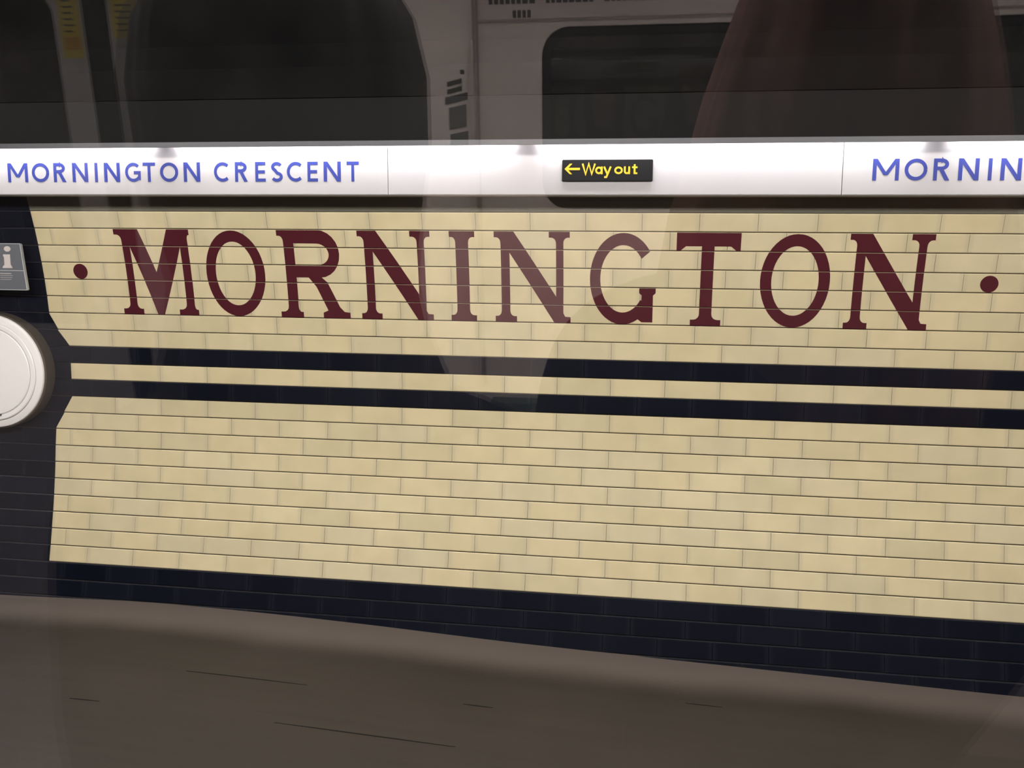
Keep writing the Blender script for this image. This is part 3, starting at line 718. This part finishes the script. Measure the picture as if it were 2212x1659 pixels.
# ------------------------------------------------------------------ two passengers standing at the window (seen as reflections)
def person(name, base, face_deg, coat, hair_m, hair_prof, label, head_z, seed, wide=0.0, high=0.0):
    """standing figure, arms hanging; local +Y is the way it faces"""
    pts = []; rad = []; edges = []
    def add(p, r, prev=None):
        pts.append(p); rad.append(r); i = len(pts) - 1
        if prev is not None: edges.append((prev, i))
        return i
    k = head_z / 1.72
    pel = add((0, 0, 0.98 * k), (0.165 + wide, 0.12)); wai = add((0, 0, 1.14 * k), (0.172 + wide, 0.115), pel); che = add((0, 0.0, 1.32 * k), (0.178 + wide, 0.118), wai)
    sho = add((0, -0.005, 1.46 * k + high * 0.7), (0.125 + wide, 0.085), che); nek = add((0, 0.0, 1.57 * k), (0.055, 0.058), sho); add((0, 0.008, 1.66 * k), (0.058, 0.068), nek)
    for s in (-1, 1):
        a = add((s * (0.175 + wide), -0.005, 1.44 * k + high), (0.062 + wide * 0.3, 0.062 + wide * 0.3), sho); b = add((s * (0.208 + wide * 0.8), -0.015, 1.16 * k), (0.056, 0.056), a); c = add((s * 0.215, 0.04, 0.93 * k), (0.034, 0.034), b); h = add((s * 0.212, 0.06, 0.855 * k), (0.018, 0.036), c)
        for q, (dy, ln) in enumerate(((-0.030, 0.066), (-0.010, 0.080), (0.011, 0.086), (0.031, 0.078))):
            f1 = add((s * 0.210, 0.062 + dy, 0.815 * k), (0.0095, 0.0095), h); f2 = add((s * 0.203, 0.068 + dy, 0.815 * k - ln * 0.5), (0.009, 0.009), f1); add((s * 0.192, 0.074 + dy, 0.815 * k - ln), (0.0075, 0.0075), f2)
        t1 = add((s * 0.203, 0.108, 0.838 * k), (0.0105, 0.0105), h); add((s * 0.198, 0.122, 0.800 * k), (0.009, 0.009), t1)
        hp = add((s * 0.090, 0, 0.90 * k), (0.092, 0.095), pel); kn = add((s * 0.098, 0.012, 0.50 * k), (0.058, 0.062), hp); an = add((s * 0.10, -0.01, 0.10 * k), (0.040, 0.045), kn); ft = add((s * 0.10, 0.02, 0.047), (0.042, 0.044), an); add((s * 0.105, 0.15, 0.036), (0.042, 0.034), ft)
    me = bpy.data.meshes.new('skeleton'); me.from_pydata(pts, edges, []); o = bpy.data.objects.new('skeleton', me); COL.objects.link(o)
    o.modifiers.new('Skin', 'SKIN')
    for i, r in enumerate(rad): me.skin_vertices[0].data[i].radius = r
    me.skin_vertices[0].data[0].use_root = True
    ss = o.modifiers.new('Sub', 'SUBSURF'); ss.levels = 2; ss.render_levels = 2
    dg = bpy.context.evaluated_depsgraph_get(); bodym = bpy.data.meshes.new_from_object(o.evaluated_get(dg))
    bpy.data.objects.remove(o)
    bm = bmesh.new(); bm.from_mesh(bodym)
    hz = head_z
    def blob(c, r, ax=None):
        rr = bmesh.ops.create_uvsphere(bm, u_segments=24, v_segments=16, radius=1.0)
        for v in rr['verts']: v.co = Vector((c[0] + v.co.x * r[0], c[1] + v.co.y * r[1], c[2] + v.co.z * r[2]))
    blob((0, 0.0, hz + 0.02), (0.076, 0.094, 0.098)); blob((0, 0.022, hz - 0.055), (0.060, 0.066, 0.062)); blob((0, 0.088, hz - 0.020), (0.012, 0.022, 0.024)); blob((0, 0.073, hz - 0.098), (0.026, 0.020, 0.020))
    blob((0, 0.076, hz + 0.022), (0.050, 0.016, 0.013))
    for s in (-1, 1): blob((s * 0.078, -0.004, hz - 0.008), (0.010, 0.022, 0.033))
    tmp = bpy.data.meshes.new('tmp'); bm.to_mesh(tmp); bm.free()
    o = bpy.data.objects.new('tmp', tmp); COL.objects.link(o)
    rm = o.modifiers.new('R', 'REMESH'); rm.mode = 'VOXEL'; rm.voxel_size = 0.0085; rm.use_smooth_shade = True
    sm = o.modifiers.new('S', 'SMOOTH'); sm.iterations = 3; sm.factor = 0.5
    dg = bpy.context.evaluated_depsgraph_get(); body = bpy.data.meshes.new_from_object(o.evaluated_get(dg)); bpy.data.objects.remove(o)
    body.materials.clear()
    for M in (SKIN, coat, DENIM, SHOE): body.materials.append(M)
    for p in body.polygons:
        c = p.center; p.use_smooth = True
        if c.z > 1.555 * k: i = 0
        elif abs(c.x) > 0.165 and c.z < 0.915 * k and c.z > 0.6: i = 0
        elif c.z > 0.84 * k: i = 1
        elif c.z > 0.085: i = 2
        else: i = 3
        p.material_index = i
    root = empty('person', (base[0], base[1], 0)); root.rotation_euler.z = math.radians(face_deg); tag(root, label, 'person')
    obj('body', body, None, root)
    # collar that closes the coat at the neck
    cs = 28; vs = []; fs = []
    prof = [(0.066, 0.070, 1.545 * k), (0.072, 0.078, 1.60 * k), (0.080, 0.086, 1.60 * k), (0.10, 0.095, 1.53 * k), (0.12, 0.10, 1.50 * k)]
    for a, b, z in prof: vs += [(a * math.cos(2 * math.pi * i / cs), b * math.sin(2 * math.pi * i / cs), z + 0.01 * math.sin(4 * math.pi * i / cs)) for i in range(cs)]
    for j in range(len(prof) - 1):
        for i in range(cs): fs.append((j * cs + i, j * cs + (i + 1) % cs, (j + 1) * cs + (i + 1) % cs, (j + 1) * cs + i))
    obj('collar', mesh('collar', vs, fs, True), coat, root)
    # hair: rings by height, tucked inside the head where the face shows
    rnd = random.Random(seed); seg = 72; vs = []; fs = []; ph = [rnd.uniform(0, 6.28) for _ in range(4)]
    for z, rx, ry in hair_prof:
        for i in range(seg):
            a = 2 * math.pi * i / seg
            q = 1.0 + 0.020 * math.sin(11 * a + ph[0]) + 0.016 * math.sin(23 * a + ph[1] + z * 6) + 0.010 * math.sin(5 * a + ph[2])
            dface = abs((a - math.pi / 2 + math.pi) % (2 * math.pi) - math.pi)
            if z < hz + 0.055 and dface < 0.95: q *= 0.55 if z > hz - 0.13 else 0.45
            vs.append((rx * q * math.cos(a), ry * q * math.sin(a) - 0.012, z + 0.010 * math.sin(7 * a + ph[3]) * (1 if z < hz - 0.1 else 0)))
    n = len(hair_prof)
    for j in range(n - 1):
        for i in range(seg): fs.append((j * seg + i, j * seg + (i + 1) % seg, (j + 1) * seg + (i + 1) % seg, (j + 1) * seg + i))
    fs += [tuple(range(seg)), tuple((n - 1) * seg + i for i in range(seg))]
    hob = obj('hair', mesh('hair', vs, fs, True), hair_m, root); 
    for s in (-1, 1):
        bm = bmesh.new(); bmesh.ops.create_uvsphere(bm, u_segments=14, v_segments=10, radius=0.0125); em = bpy.data.meshes.new('eye'); bm.to_mesh(em); bm.free()
        e = obj('eye', em, EYEW, root, (s * 0.031, 0.078, hz + 0.002))
        bm = bmesh.new(); bmesh.ops.create_uvsphere(bm, u_segments=12, v_segments=8, radius=0.006); em = bpy.data.meshes.new('iris'); bm.to_mesh(em); bm.free()
        obj('iris', em, RUBBER, e, (0, 0.0082, 0))
    bm = bmesh.new(); bmesh.ops.create_uvsphere(bm, u_segments=16, v_segments=8, radius=1.0)
    for v in bm.verts: v.co = Vector((v.co.x * 0.024, v.co.y * 0.010, v.co.z * 0.008))
    em = bpy.data.meshes.new('mouth'); bm.to_mesh(em); bm.free(); obj('mouth', em, LIPS, root, (0, 0.082, hz - 0.066))
    return root
def hp(z, head_r, spec): return spec
hairA = [(1.845, 0.012, 0.014), (1.840, 0.045, 0.055), (1.822, 0.074, 0.088), (1.79, 0.093, 0.110), (1.75, 0.101, 0.118), (1.70, 0.100, 0.116), (1.66, 0.094, 0.108), (1.61, 0.086, 0.100), (1.575, 0.092, 0.105), (1.54, 0.104, 0.115), (1.50, 0.120, 0.125), (1.45, 0.128, 0.128), (1.38, 0.120, 0.124)]
hairB = [(1.885, 0.012, 0.014), (1.878, 0.055, 0.056), (1.858, 0.088, 0.090), (1.82, 0.108, 0.106), (1.78, 0.122, 0.114), (1.73, 0.138, 0.120), (1.67, 0.152, 0.130), (1.61, 0.166, 0.138), (1.55, 0.176, 0.144), (1.48, 0.176, 0.146), (1.40, 0.165, 0.140)]
person('person', (-0.265, -0.27), 180, COATA, HAIRA, hairA, 'person in a black coat with long black hair, back to the window', 1.725, 3)
person('person', (0.178, -0.57), 165, COATB, HAIRB, hairB, 'person in a dark coat with long auburn hair, turned from the window', 1.745, 5, 0.065, 0.03)
